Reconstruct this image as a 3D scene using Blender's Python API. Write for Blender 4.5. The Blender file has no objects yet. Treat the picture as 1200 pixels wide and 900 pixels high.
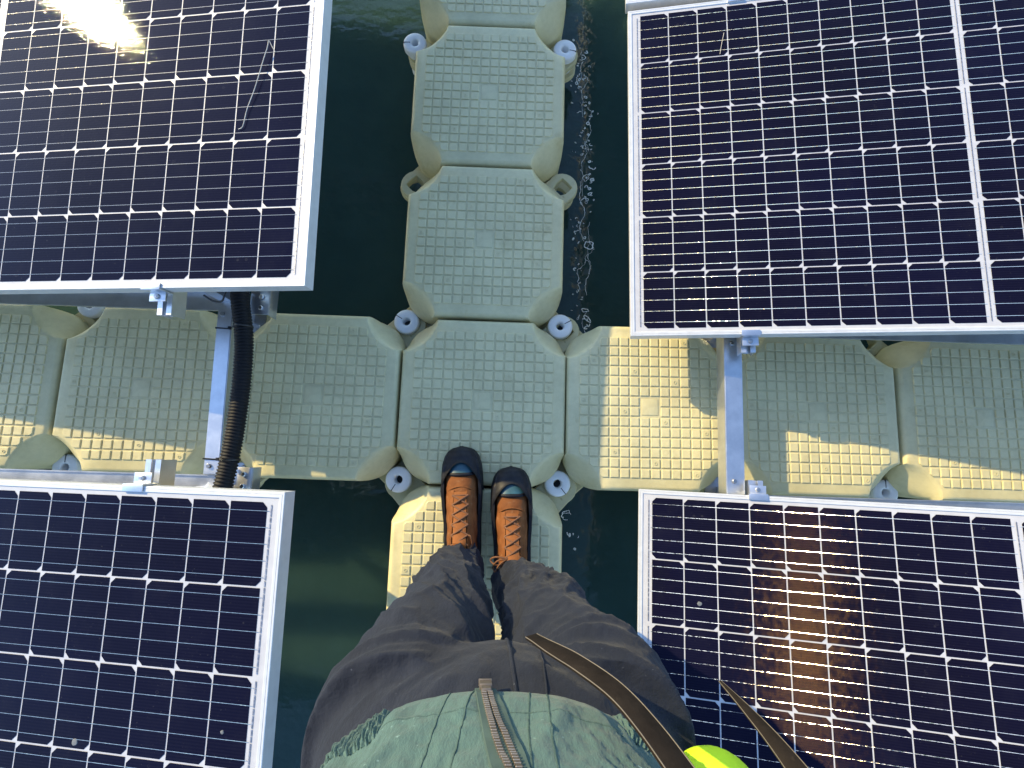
import bpy, bmesh, math, random
from mathutils import Vector, Matrix, Euler, noise
from mathutils.bvhtree import BVHTree
PI = math.pi
R = math.radians
random.seed(7)
sc = bpy.context.scene
COL = sc.collection

# ------------------------------------------------------------------ helpers
def link(o, parent=None):
    COL.objects.link(o)
    if parent is not None:
        o.parent = parent
    return o

def tag(o, label=None, cat=None, group=None, kind=None):
    if label: o['label'] = label
    if cat: o['category'] = cat
    if group: o['group'] = group
    if kind: o['kind'] = kind
    return o

def thing(name, label, cat, loc=(0, 0, 0), rot=(0, 0, 0), group=None):
    o = bpy.data.objects.new(name, None)
    o.empty_display_size = .05
    o.location = loc; o.rotation_euler = rot
    link(o)
    return tag(o, label, cat, group)

def obj(name, bm, mat, parent=None, smooth=True, angle=40):
    me = bpy.data.meshes.new(name)
    bmesh.ops.recalc_face_normals(bm, faces=bm.faces)
    bm.to_mesh(me); bm.free()
    for m in (mat if isinstance(mat, (list, tuple)) else [mat]):
        me.materials.append(m)
    if smooth:
        me.polygons.foreach_set('use_smooth', [True]*len(me.polygons))
        me.set_sharp_from_angle(angle=R(angle))
    o = bpy.data.objects.new(name, me)
    return link(o, parent)

def copy_tree(o, parent=None):
    c = o.copy(); COL.objects.link(c)
    c.parent = parent
    for ch in list(o.children):
        copy_tree(ch, c)
    return c

def box(bm, x0, x1, y0, y1, z0, z1, bev=0, M=None, seg=2):
    r = bmesh.ops.create_cube(bm, size=1)
    vs = r['verts']
    bmesh.ops.scale(bm, verts=vs, vec=(x1-x0, y1-y0, z1-z0))
    bmesh.ops.translate(bm, verts=vs, vec=((x0+x1)/2, (y0+y1)/2, (z0+z1)/2))
    if bev:
        es = list({e for v in vs for e in v.link_edges})
        rr = bmesh.ops.bevel(bm, geom=es, offset=bev, segments=seg, affect='EDGES', profile=.6)
        vs = list({v for f in rr['faces'] for v in f.verts} | {v for v in vs if v.is_valid})
    if M is not None:
        bmesh.ops.transform(bm, matrix=M, verts=vs)
    return vs

def loft(bm, rings, cap0=True, cap1=True, closed=True):
    vr = [[bm.verts.new(p) for p in r] for r in rings]
    n = len(vr[0])
    for a, b in zip(vr, vr[1:]):
        for i in range(n if closed else n-1):
            j = (i+1) % n
            bm.faces.new((a[i], a[j], b[j], b[i]))
    if cap0: bm.faces.new(vr[0][::-1])
    if cap1: bm.faces.new(vr[-1])
    return vr

def tube(bm, pts, rad, n=8, flat=1.0, up=None, cap=True):
    pts = [Vector(p) for p in pts]
    rings = []
    prev = None
    for i, p in enumerate(pts):
        t = (pts[min(i+1, len(pts)-1)] - pts[max(i-1, 0)]).normalized()
        if prev is None:
            u = up or Vector((0, 0, 1))
            if abs(t.dot(u)) > .95: u = Vector((1, 0, 0))
        else:
            u = prev
        a = (u - t*u.dot(t)).normalized()
        prev = a
        b = t.cross(a)
        r = rad[i] if isinstance(rad, (list, tuple)) else rad
        rings.append([p + a*math.cos(2*PI*k/n)*r*flat + b*math.sin(2*PI*k/n)*r for k in range(n)])
    loft(bm, rings, cap, cap)

def catmull(pts, n):
    pts = [Vector(p) for p in pts]
    P = [pts[0]*2-pts[1]] + pts + [pts[-1]*2-pts[-2]]
    out = []
    for i in range(len(pts)-1):
        p0, p1, p2, p3 = P[i:i+4]
        for k in range(n):
            t = k/n
            out.append(.5*((2*p1)+(p2-p0)*t+(2*p0-5*p1+4*p2-p3)*t*t+(3*p1-p0-3*p2+p3)*t**3))
    out.append(pts[-1])
    return out

def lerp_table(tab, x):
    if x <= tab[0][0]: return tab[0][1:]
    for a, b in zip(tab, tab[1:]):
        if x <= b[0]:
            t = (x-a[0])/(b[0]-a[0]); t = t*t*(3-2*t)*.5 + t*.5
            return tuple(p+(q-p)*t for p, q in zip(a[1:], b[1:]))
    return tab[-1][1:]

def lathe(bm, prof, n=32, M=None):
    rings = [[Vector((r*math.cos(2*PI*k/n), r*math.sin(2*PI*k/n), z)) for k in range(n)] for r, z in prof]
    if M is not None: rings = [[M @ p for p in r] for r in rings]
    loft(bm, rings, False, False)

# ------------------------------------------------------------------ materials
class NT:
    def __init__(s, name):
        s.m = bpy.data.materials.new(name); s.m.use_nodes = True
        s.t = s.m.node_tree; s.p = s.t.nodes['Principled BSDF']; s.out = s.t.nodes['Material Output']
    def n(s, typ, **kw):
        x = s.t.nodes.new(typ)
        for k, v in kw.items():
            if k in x.inputs: x.inputs[k].default_value = v
            else: setattr(x, k, v)
        return x
    def l(s, a, b): s.t.links.new(a, b)
    def coord(s, which='Object'):
        return s.n('ShaderNodeTexCoord').outputs[which]
    def noise(s, scale, detail=3, rough=.5, vec=None, stretch=None, dim='3D'):
        x = s.n('ShaderNodeTexNoise'); x.inputs['Scale'].default_value = scale
        x.inputs['Detail'].default_value = detail; x.inputs['Roughness'].default_value = rough
        v = vec or s.coord()
        if stretch:
            mp = s.n('ShaderNodeMapping'); mp.inputs['Scale'].default_value = stretch
            s.l(v, mp.inputs['Vector']); v = mp.outputs['Vector']
        s.l(v, x.inputs['Vector'])
        return x.outputs['Fac']
    def ramp(s, fac, stops, interp='LINEAR'):
        x = s.n('ShaderNodeValToRGB'); x.color_ramp.interpolation = interp
        e = x.color_ramp.elements
        while len(e) < len(stops): e.new(.5)
        for el, (p, c) in zip(e, stops):
            el.position = p; el.color = (*c, 1) if len(c) == 3 else c
        s.l(fac, x.inputs['Fac']); return x.outputs['Color']
    def math(s, op, a, b=None, c=None):
        x = s.n('ShaderNodeMath', operation=op)
        for i, v in enumerate((a, b, c)):
            if v is None: continue
            if isinstance(v, (int, float)): x.inputs[i].default_value = v
            else: s.l(v, x.inputs[i])
        return x.outputs[0]
    def mix(s, fac, a, b, typ='MIX'):
        x = s.n('ShaderNodeMix', data_type='RGBA', blend_type=typ)
        for sock, v in ((x.inputs[0], fac), (x.inputs[6], a), (x.inputs[7], b)):
            if isinstance(v, (int, float)): sock.default_value = v
            elif isinstance(v, tuple): sock.default_value = (*v, 1)
            else: s.l(v, sock)
        return x.outputs[2]
    def bump(s, h, strength=.3, dist=.002, normal=None):
        x = s.n('ShaderNodeBump'); x.inputs['Strength'].default_value = strength
        x.inputs['Distance'].default_value = dist
        s.l(h, x.inputs['Height'])
        if normal is not None: s.l(normal, x.inputs['Normal'])
        return x.outputs['Normal']
    def set(s, **kw):
        for k, v in kw.items():
            sock = s.p.inputs[k.replace('_', ' ')]
            if isinstance(v, (int, float)): sock.default_value = v
            elif isinstance(v, tuple): sock.default_value = (*v, 1) if sock.type == 'RGBA' else v
            else: s.l(v, sock)
        return s

def plain(name, col, rough=.5, metal=0, var=.12, scale=20, bump=.15, bscale=250, **kw):
    t = NT(name)
    n1 = t.noise(scale, 4, .6)
    c = t.ramp(n1, [(.3, tuple(v*(1-var) for v in col)), (.7, tuple(min(1, v*(1+var)) for v in col))])
    t.set(Base_Color=c, Roughness=rough, Metallic=metal, **kw)
    if bump:
        t.set(Normal=t.bump(t.noise(bscale, 2), bump, .001))
    return t.m

M = {}
# float plastic
t = NT('float_plastic')
n_big = t.noise(5, 4, .6); n_fine = t.noise(60, 5, .65)
c = t.ramp(n_big, [(.3, (.585, .52, .295)), (.7, (.65, .585, .335))])
dirt = t.ramp(t.math('MULTIPLY', n_fine, t.noise(9, 3)), [(.12, (.78, .78, .76)), (.3, (1, 1, 1))])
c = t.mix(.55, c, dirt, 'MULTIPLY')
oi = t.n('ShaderNodeObjectInfo')
shift = t.n('ShaderNodeVectorMath', operation='ADD'); t.l(t.coord(), shift.inputs[0])
sc3 = t.n('ShaderNodeVectorMath', operation='SCALE'); sc3.inputs['Scale'].default_value = 37
t.l(oi.outputs['Location'], sc3.inputs[0]); t.l(sc3.outputs[0], shift.inputs[1])
scuff = t.ramp(t.noise(7, 6, .75, vec=shift.outputs[0]), [(.28, (.80, .77, .70)), (.42, (1, 1, 1)), (.66, (1, 1, 1)), (.78, (.90, .88, .82))])
c = t.mix(.75, c, scuff, 'MULTIPLY')
streak = t.ramp(t.noise(24, 5, .7, vec=shift.outputs[0], stretch=(1, .25, 1)), [(.66, (1, 1, 1)), (.74, (.80, .75, .64))])
c = t.mix(.45, c, streak, 'MULTIPLY')
specks = t.ramp(t.noise(38, 2, .4), [(.20, (.55, .5, .4)), (.235, (1, 1, 1))])
c = t.mix(.5, c, specks, 'MULTIPLY')
t.set(Base_Color=c, Roughness=t.math('MULTIPLY_ADD', n_fine, .25, .33), Specular_IOR_Level=.45,
      Normal=t.bump(t.math('ADD', t.noise(420, 3), t.math('MULTIPLY', t.noise(22, 2), .8)), .22, .0012))
t.set(Subsurface_Weight=.12, Subsurface_Scale=.012, Subsurface_Radius=(1, .8, .45))
M['float'] = t.m
M['pin'] = plain('white_nylon', (.82, .81, .78), .38, var=.05, bump=.08)
M['dark'] = plain('dark_gap', (.02, .02, .022), .7)

# panel materials
t = NT('solar_cell')
co = t.coord()
sep = t.n('ShaderNodeSeparateXYZ'); t.l(co, sep.inputs[0])
fing = t.math('SINE', t.math('MULTIPLY', sep.outputs['Y'], 2*PI/.0058))
vary = t.noise(2.2, 2)
c1 = t.ramp(vary, [(.35, (.0034, .0029, .0105)), (.65, (.0038, .0038, .0180))])
c1 = t.mix(t.math('MULTIPLY_ADD', fing, .25, .25), c1, (.0085, .0080, .021))
dust = t.ramp(t.noise(260, 2, .5), [(.71, (0, 0, 0)), (.78, (1, 1, 1))])
smear = t.ramp(t.noise(9, 5, .7), [(.5, (0, 0, 0)), (.8, (1, 1, 1))])
vor = t.n('ShaderNodeTexVoronoi'); vor.inputs['Scale'].default_value = 26; t.l(co, vor.inputs['Vector'])
spot_ = t.ramp(vor.outputs['Distance'], [(.045, (0, 0, 0)), (.06, (1, 1, 1)), (.085, (1, 1, 1)), (.10, (0, 0, 0))])
spm = t.ramp(t.noise(6, 3), [(.52, (0, 0, 0)), (.62, (1, 1, 1))])
spot2 = t.math('MULTIPLY', t.math('MULTIPLY', spot_, spm), .035)
dfac = t.math('ADD', spot2, t.math('ADD', t.math('MULTIPLY', dust, .06), t.math('MULTIPLY', smear, .008)))
c1 = t.mix(dfac, c1, (.5, .48, .44))
micro = t.math('ADD', t.noise(190, 3, .7), t.math('MULTIPLY', t.noise(9, 2), 1.2))
cn = t.bump(micro, .20, .0006)
t.set(Base_Color=c1, Roughness=.45, Coat_Weight=1.0, Coat_IOR=1.18,
      Coat_Roughness=t.math('MULTIPLY_ADD', t.noise(40, 5, .7), .02, .008), Coat_Normal=cn, Specular_IOR_Level=.0)
# silver finger lines on the cell: finely ribbed metal with slanted facets
def facet_normal(t, sx, v0, v1, scale=(160, 1400, 1), dx=.035):
    nz = t.noise(1, 2, .7, stretch=scale)
    ny = t.n('ShaderNodeMapRange'); ny.inputs['From Min'].default_value = .25; ny.inputs['From Max'].default_value = .75
    ny.inputs['To Min'].default_value = v0; ny.inputs['To Max'].default_value = v1
    t.l(nz, ny.inputs['Value'])
    nx = t.n('ShaderNodeMapRange'); nx.inputs['From Min'].default_value = .25; nx.inputs['From Max'].default_value = .75
    nx.inputs['To Min'].default_value = sx-dx; nx.inputs['To Max'].default_value = sx+dx
    t.l(t.noise(1, 1, .5, stretch=(90, 60, 1)), nx.inputs['Value'])
    cb = t.n('ShaderNodeCombineXYZ'); t.l(nx.outputs[0], cb.inputs[0]); t.l(ny.outputs[0], cb.inputs[1]); cb.inputs[2].default_value = 1
    vt = t.n('ShaderNodeVectorTransform', vector_type='NORMAL', convert_from='OBJECT', convert_to='WORLD')
    t.l(cb.outputs[0], vt.inputs[0])
    nm = t.n('ShaderNodeVectorMath', operation='NORMALIZE'); t.l(vt.outputs[0], nm.inputs[0])
    return nm.outputs[0]
gl = t.n('ShaderNodeBsdfAnisotropic', distribution='BECKMANN'); gl.inputs['Color'].default_value = (.85, .50, .16, 1); gl.inputs['Roughness'].default_value = .15
t.l(facet_normal(t, -.545, .2, .65, (900, 900, 1), .02), gl.inputs['Normal'])
mx = t.n('ShaderNodeMixShader'); mx.inputs[0].default_value = .0005
t.l(t.p.outputs[0], mx.inputs[1]); t.l(gl.outputs[0], mx.inputs[2]); t.l(mx.outputs[0], t.out.inputs['Surface'])
M['cell'] = t.m

t = NT('busbar')
t.set(Base_Color=(.33, .33, .38), Metallic=.3, Roughness=.4, Coat_Weight=.6, Coat_Roughness=.08)
g1 = t.n('ShaderNodeBsdfAnisotropic', distribution='BECKMANN'); g1.inputs['Color'].default_value = (1.0, .86, .66, 1); g1.inputs['Roughness'].default_value = .13
t.l(facet_normal(t, -.548, .05, .72, (130, 900, 1), .022), g1.inputs['Normal'])
g2 = t.n('ShaderNodeBsdfAnisotropic'); g2.inputs['Color'].default_value = (.9, .9, .9, 1); g2.inputs['Roughness'].default_value = .2
t.l(facet_normal(t, -.07, -.1, .3), g2.inputs['Normal'])
ma = t.n('ShaderNodeMixShader'); ma.inputs[0].default_value = .22
t.l(t.p.outputs[0], ma.inputs[1]); t.l(g2.outputs[0], ma.inputs[2])
mb = t.n('ShaderNodeMixShader'); mb.inputs[0].default_value = .75
t.l(ma.outputs[0], mb.inputs[1]); t.l(g1.outputs[0], mb.inputs[2]); t.l(mb.outputs[0], t.out.inputs['Surface'])
M['busbar'] = t.m

t = NT('backsheet')
t.set(Base_Color=t.ramp(t.noise(30, 3), [(.3, (.42, .42, .45)), (.7, (.48, .48, .50))]), Roughness=.5,
      Coat_Weight=1.0, Coat_IOR=1.22, Coat_Roughness=.02, Coat_Normal=t.bump(t.noise(190, 3, .7), .15, .0006))
M['sheet'] = t.m
t = NT('anodised_frame')
t.set(Base_Color=t.ramp(t.noise(40, 4, .6, stretch=(1, 1, 1)), [(.3, (.56, .565, .57)), (.7, (.64, .645, .65))]), Metallic=.25,
      Roughness=t.math('MULTIPLY_ADD', t.noise(120, 3), .2, .32), Normal=t.bump(t.noise(300, 2), .05, .001))
M['frame'] = t.m
t = NT('mill_aluminium')
sc_ = t.noise(1, 4, .7, stretch=(400, 8, 400)); bl = t.noise(18, 4, .65)
t.set(Base_Color=t.ramp(bl, [(.3, (.60, .61, .63)), (.7, (.76, .77, .79))]), Metallic=.92,
      Roughness=t.math('MULTIPLY_ADD', bl, .22, .22), Normal=t.bump(sc_, .08, .001))
M['alu'] = t.m
M['steel'] = plain('bolt_steel', (.42, .42, .42), .35, 1.0, bump=.1)
M['ribbon'] = plain('ribbon', (.30, .30, .33), .4, .7, var=.5, scale=160)
M['hose'] = plain('black_conduit', (.008, .008, .010), .6, var=.2, bump=.1, Specular_IOR_Level=.25)
M['tie'] = plain('black_nylon', (.01, .01, .011), .4)
M['straw'] = plain('dry_stem', (.55, .50, .42), .7)
M['dropping'] = plain('grey_dropping', (.14, .15, .16), .8)

# water
t = NT('lake_water')
co = t.coord()
c = t.ramp(t.noise(3.2, 5, .6), [(.35, (.027, .061, .055)), (.65, (.033, .072, .064))])
murk = t.ramp(t.noise(16, 6, .75), [(.62, (0, 0, 0)), (.8, (1, 1, 1))])
c = t.mix(t.math('MULTIPLY', murk, .10), c, (.10, .15, .15))
w1 = t.noise(4.5, 3, .5, stretch=(1, 1.6, 1)); w2 = t.noise(19, 3, .55)
t.set(Base_Color=c, Subsurface_Weight=1.0, Subsurface_Radius=(1.0, 1.0, 1.0), Subsurface_Scale=1.4, Roughness=.06, IOR=1.333, Specular_IOR_Level=.5,
      Normal=t.bump(t.math('MULTIPLY_ADD', w2, .25, w1), .35, .03))
M['water'] = t.m
M['ripple_glints'] = plain('pale_glint', (.80, .82, .80), .25, var=.15, bump=0)  # white colour stands in for light reflected in the ripples

# cloth
def cloth(name, col, var, wscale, rough=.85, sheen=.25, weave=900, worn=.22):
    t = NT(name)
    n1 = t.noise(wscale, 5, .65); n2 = t.noise(wscale*5, 4, .7); 
    c = t.ramp(n1, [(.3, tuple(v*(1-var) for v in col)), (.7, tuple(v*(1+var) for v in col))])
    fade = t.ramp(n2, [(.55, (0, 0, 0)), (.85, (1, 1, 1))])
    c = t.mix(t.math('MULTIPLY', fade, worn), c, tuple(min(1, v*2.1+.02) for v in col))
    lint = t.ramp(t.noise(170, 1), [(.76, (0, 0, 0)), (.80, (1, 1, 1))])
    c = t.mix(t.math('MULTIPLY', lint, .35), c, tuple(min(1, v*3+.12) for v in col))
    nn = t.bump(t.noise(weave, 2), .35, .0008)
    nn = t.bump(t.noise(wscale*2.5, 5, .65, stretch=(1.5, 1.5, .6)), .42, .012, nn)
    t.set(Base_Color=c, Roughness=rough, Sheen_Weight=sheen, Sheen_Roughness=.5, Normal=nn, Specular_IOR_Level=.2)
    return t.m
M['trouser'] = cloth('charcoal_cotton', (.0125, .0156, .0262), .25, 9, sheen=.06)
M['jacket'] = cloth('teal_canvas', (.072, .130, .121), .05, 10, sheen=.1, worn=.10)
M['rib'] = cloth('teal_knit', (.072, .128, .120), .1, 20, sheen=.1)
M['seam'] = cloth('teal_stitch', (.06, .10, .092), .1, 20, sheen=.0)
M['skin'] = plain('skin', (.55, .36, .27), .5, Subsurface_Weight=.1)
M['hair'] = plain('hair', (.05, .032, .02), .6, bscale=90, bump=.5)
M['glove'] = plain('yellow_green_knit', (.56, .82, .02), .7, var=.1)
t = NT('brown_nubuck')
c = t.ramp(t.noise(30, 5, .65), [(.3, (.125, .040, .011)), (.7, (.23, .082, .023))])
c = t.mix(t.math('MULTIPLY', t.ramp(t.noise(70, 5, .75), [(.55, (0, 0, 0)), (.72, (1, 1, 1))]), .35), c, (.34, .22, .13))
c = t.mix(t.math('MULTIPLY', t.ramp(t.noise(18, 4, .7), [(.55, (0, 0, 0)), (.7, (1, 1, 1))]), .45), c, (.07, .022, .008))
t.set(Base_Color=c, Roughness=.8, Sheen_Weight=.0, Normal=t.bump(t.noise(260, 4, .6), .35, .0012), Specular_IOR_Level=.25)
M['boot'] = t.m
M['tongue'] = plain('orange_tongue', (.25, .088, .025), .75, bump=.3, Specular_IOR_Level=.2)
M['lace'] = plain('brown_lace', (.17, .072, .032), .8, bump=.4, bscale=900)
t = NT('black_rubber')
c = t.ramp(t.noise(45, 5, .7), [(.4, (.006, .006, .009)), (.75, (.018, .018, .023))])
t.set(Base_Color=c, Roughness=t.math('MULTIPLY_ADD', t.noise(60, 3), .35, .38), Specular_IOR_Level=.25, Normal=t.bump(t.noise(160, 4), .25, .0015))
M['rubber'] = t.m
M['teal'] = plain('teal_rubber', (.022, .085, .115), .5, var=.25)
t = NT('worn_leather')
c = t.ramp(t.noise(28, 5, .7), [(.3, (.0095, .007, .0058)), (.7, (.021, .016, .013))])
scf = t.ramp(t.noise(80, 4, .7), [(.62, (0, 0, 0)), (.72, (1, 1, 1))])
c = t.mix(t.math('MULTIPLY', scf, .35), c, (.07, .055, .042))
t.set(Base_Color=c, Specular_IOR_Level=.12, Roughness=.7, Normal=t.bump(t.noise(220, 4), .4, .001))
M['leather'] = t.m
M['thread'] = plain('pale_edge', (.14, .12, .095), .8)
M['zip'] = plain('zip_metal', (.25, .205, .17), .42, .75, bump=.2)
M['ziptape'] = plain('zip_tape', (.05, .085, .08), .85)

# ------------------------------------------------------------------ world, sun, camera
SUN_EL, SUN_AZ = R(27.3), R(-36.0)     # shadow direction in plan
S = Vector((-math.cos(SUN_EL)*math.cos(SUN_AZ), -math.cos(SUN_EL)*math.sin(SUN_AZ), math.sin(SUN_EL)))
w = bpy.data.worlds.new('World'); sc.world = w; w.use_nodes = True
nt = w.node_tree
sky = nt.nodes.new('ShaderNodeTexSky'); sky.sky_type = 'NISHITA'; sky.sun_disc = False
sky.sun_elevation = SUN_EL
sky.sun_rotation = math.atan2(S.x, S.y)
sky.air_density = 1.0; sky.dust_density = .3; sky.ozone_density = 3.5
bg = nt.nodes['Background']; bg.inputs['Strength'].default_value = .15
nt.links.new(sky.outputs[0], bg.inputs['Color'])
sl = bpy.data.lights.new('sun', 'SUN'); sl.energy = 2.65; sl.angle = R(.53); sl.color = (1, .80, .41)
so = bpy.data.objects.new('sun', sl); link(so)
so.rotation_euler = S.to_track_quat('Z', 'Y').to_euler()
so.location = S*20

cam = bpy.data.cameras.new('camera'); co_ = bpy.data.objects.new('camera', cam); link(co_)
cam.sensor_width = 36; cam.lens = 18.0; cam.clip_start = .02; cam.clip_end = 5000
CAM = Vector((.0772, -.1636, 1.5081))
co_.location = CAM
co_.rotation_euler = Euler((R(8.1183), R(-.8356), R(1.7348)), 'XYZ')
sc.camera = co_
sc.view_settings.view_transform = 'Standard'
sc.view_settings.look = 'None'
sc.view_settings.exposure = 1.45
sc.view_settings.gamma = 1
sc.render.engine = 'CYCLES'
sc.cycles.use_denoising = True
sc.cycles.max_bounces = 8
sc.cycles.sample_clamp_indirect = 6

# ------------------------------------------------------------------ water
WZ = -.265
bm = bmesh.new()
for s_ in (1500,):
    vs = [bm.verts.new((x*s_, y*s_, WZ)) for x, y in ((-1, -1), (1, -1), (1, 1), (-1, 1))]
    bm.faces.new(vs)
tag(obj('water', bm, M['water'], smooth=False), kind='structure')

# light reflected in ripples, modelled as pale curls right of the walkway
def ripple_glints():
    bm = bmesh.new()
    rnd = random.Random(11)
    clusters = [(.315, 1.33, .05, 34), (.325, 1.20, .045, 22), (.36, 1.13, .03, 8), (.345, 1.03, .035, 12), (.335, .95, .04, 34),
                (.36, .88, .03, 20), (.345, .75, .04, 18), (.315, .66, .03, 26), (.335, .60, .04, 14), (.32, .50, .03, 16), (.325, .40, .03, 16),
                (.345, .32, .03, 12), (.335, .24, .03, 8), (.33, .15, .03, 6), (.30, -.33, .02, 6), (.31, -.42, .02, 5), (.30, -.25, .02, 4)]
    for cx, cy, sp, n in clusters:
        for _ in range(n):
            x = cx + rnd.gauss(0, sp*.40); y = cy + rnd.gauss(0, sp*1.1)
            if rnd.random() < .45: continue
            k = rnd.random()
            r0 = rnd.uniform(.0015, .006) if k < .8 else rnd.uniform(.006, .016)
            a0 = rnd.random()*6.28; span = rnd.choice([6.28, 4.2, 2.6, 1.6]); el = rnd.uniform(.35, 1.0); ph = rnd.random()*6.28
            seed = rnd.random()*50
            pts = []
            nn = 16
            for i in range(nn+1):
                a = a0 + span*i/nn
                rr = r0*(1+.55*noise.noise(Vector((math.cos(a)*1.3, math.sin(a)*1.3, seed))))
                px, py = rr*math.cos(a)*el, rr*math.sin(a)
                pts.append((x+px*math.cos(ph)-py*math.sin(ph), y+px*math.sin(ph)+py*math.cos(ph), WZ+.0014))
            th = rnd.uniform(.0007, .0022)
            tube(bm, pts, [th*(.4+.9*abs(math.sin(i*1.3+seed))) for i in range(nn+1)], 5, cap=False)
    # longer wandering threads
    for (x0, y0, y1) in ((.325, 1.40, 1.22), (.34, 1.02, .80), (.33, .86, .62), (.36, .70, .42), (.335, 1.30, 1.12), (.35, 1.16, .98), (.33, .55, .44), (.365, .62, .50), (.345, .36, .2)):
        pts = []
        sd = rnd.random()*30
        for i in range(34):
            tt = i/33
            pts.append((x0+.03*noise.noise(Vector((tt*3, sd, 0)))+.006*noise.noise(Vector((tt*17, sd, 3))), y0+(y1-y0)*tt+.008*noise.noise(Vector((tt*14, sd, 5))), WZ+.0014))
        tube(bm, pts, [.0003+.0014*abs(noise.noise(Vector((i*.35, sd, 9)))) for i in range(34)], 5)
    o = obj('ripple_glints', bm, M['ripple_glints'])
    tag(o, 'thin pale curls standing for light glints on the dark water along the walkway edge', 'ripple_glints', kind='stuff')
ripple_glints()

# ------------------------------------------------------------------ floats
HS = .2475          # half side of a float
def outline(half, s, k, nc=10, ns=10):
    """closed outline: straight sides at distance s reaching to +-half, corner curve bent by k (-: towards the centre)"""
    pts = []
    for q in range(4):
        a = q*PI/2
        ca, sa = math.cos(a), math.sin(a)
        loc = []
        for i in range(ns):                       # side x = s, y from -half to half
            loc.append((s, -half+2*half*i/ns))
        p0, p2 = (s, half), (half, s)
        m = ((s+half)/2, (s+half)/2); d = k/math.sqrt(2)
        p1 = (m[0]+2*d, m[1]+2*d)
        for i in range(nc):
            u = i/nc
            loc.append(tuple((1-u)**2*p0[j]+2*u*(1-u)*p1[j]+u*u*p2[j] for j in (0, 1)))
        pts += [(x*ca-y*sa, x*sa+y*ca) for x, y in loc]
    return pts
def float_body():
    bm = bmesh.new()
    prof = [(.141, HS-.015, -.021, .0), (.1415, HS-.0085, -.0205, -.0016), (.143, HS-.0035, -.019, -.0065), (.146, HS-.001, -.015, -.015), (.150, HS, -.009, -.028),
            (.155, HS, .000, -.045), (.159, HS, .009, -.063), (.1615, HS, .016, -.080), (.162, HS, .0185, -.092), (.1610, HS, .019, -.104), (.153, HS, .0185, -.16), (.153, HS-.002, .018, -.30), (.15, HS-.02, .015, -.385), (.14, HS-.04, .01, -.4)]
    rings = [[Vector((x, y, z)) for x, y in outline(h, s, k)] for h, s, k, z in prof]
    loft(bm, rings, True, True)
    return bm
def clip_poly(poly, n, d):
    out = []
    for i, p in enumerate(poly):
        q = poly[(i+1) % len(poly)]
        dp = p[0]*n[0]+p[1]*n[1]-d; dq = q[0]*n[0]+q[1]*n[1]-d
        if dp <= 0: out.append(p)
        if dp*dq < 0:
            u = dp/(dp-dq); out.append((p[0]+(q[0]-p[0])*u, p[1]+(q[1]-p[1])*u))
    return out
def pad(bm, poly, h=.0034, inset=.0014):
    cx = sum(p[0] for p in poly)/len(poly); cy = sum(p[1] for p in poly)/len(poly)
    def shr(d):
        o = []
        for x, y in poly:
            l = math.hypot(x-cx, y-cy); f = max(.2, 1-d*1.35/l)
            o.append((cx+(x-cx)*f, cy+(y-cy)*f))
        return o
    r0 = [Vector((x, y, -.0008)) for x, y in poly]
    r1 = [Vector((x, y, h*.72)) for x, y in shr(.0005)]
    r2 = [Vector((x, y, h)) for x, y in shr(inset+.0004)]
    loft(bm, [r0, r1, r2], False, True)
def tread():
    bm = bmesh.new()
    P = .0301; T = .0127
    rnd = random.Random(3)
    for i in range(14):
        for j in range(14):
            cx, cy = (i-6.5)*P, (j-6.5)*P
            if i in (6, 7) and j in (6, 7): continue
            poly = [(cx-T, cy-T), (cx+T, cy-T), (cx+T, cy+T), (cx-T, cy+T)]
            for sx in (-1, 1):
                for sy in (-1, 1):
                    poly = clip_poly(poly, (sx*.7071, sy*.7071), .350*.7071)
                    if len(poly) < 3: break
                if len(poly) < 3: break
            if len(poly) < 3: continue
            A = .5*abs(sum(poly[k][0]*poly[(k+1) % len(poly)][1]-poly[(k+1) % len(poly)][0]*poly[k][1] for k in range(len(poly))))
            if A < 2.0e-4: continue
            pad(bm, poly)
            if (i*5+j*3) % 17 == 4:               # small moulded ring on some tiles
                lathe(bm, [(.0046, .0040), (.0044, .0049), (.0034, .0049), (.0030, .0040)], 12, Matrix.Translation((cx, cy, 0)))
    # the plain square in the middle
    pad(bm, [(-.0245, -.0245), (.0245, -.0245), (.0245, .0245), (-.0245, .0245)], .0022, .002)
    return bm
def lug_bm(k):
    """a flat ear at the corner (+,+), layer k"""
    bm = bmesh.new()
    z1 = -.118-.019*k; z0 = z1-.018
    c = Vector((.25, .25, 0)); r = .052; ri = .024
    n = 28
    outer = []
    for i in range(n):
        a = R(-115)+R(320)*i/(n-1)+R(-45+45)
        outer.append(None)
    outer = []
    for i in range(15):                            # round nose
        a = R(-60)+R(210)*i/14
        outer.append(c+Vector((math.cos(a)*r, math.sin(a)*r, 0)))
    outer += [Vector((.16, .236, 0)), Vector((.15, .20, 0)), Vector((.15, .15, 0)), Vector((.20, .15, 0)), Vector((.236, .16, 0))]
    inner = []
    for p in outer:                                # squarish hole, turned 45 degrees
        d = (p-c); a = math.atan2(d.y, d.x)-R(45)
        m = ri/max(abs(math.cos(a)), abs(math.sin(a)))**.8
        a += R(45)
        inner.append(c+Vector((math.cos(a)*m, math.sin(a)*m, 0)))
    up = Vector((0, 0, z1)); dn = Vector((0, 0, z0)); bv = Vector((0, 0, -.004))
    def sh(L, f): return [c+(p-c)*f for p in L]
    rings = [[p+dn for p in inner], [p+dn for p in outer], [p+up+bv for p in outer], [p+up for p in sh(outer, .95)], [p+up for p in sh(inner, 1.08)], [p+up+bv for p in inner], [p+dn for p in inner]]
    loft(bm, rings, False, False)
    bmesh.ops.remove_doubles(bm, verts=bm.verts, dist=1e-5)
    return bm
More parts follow.
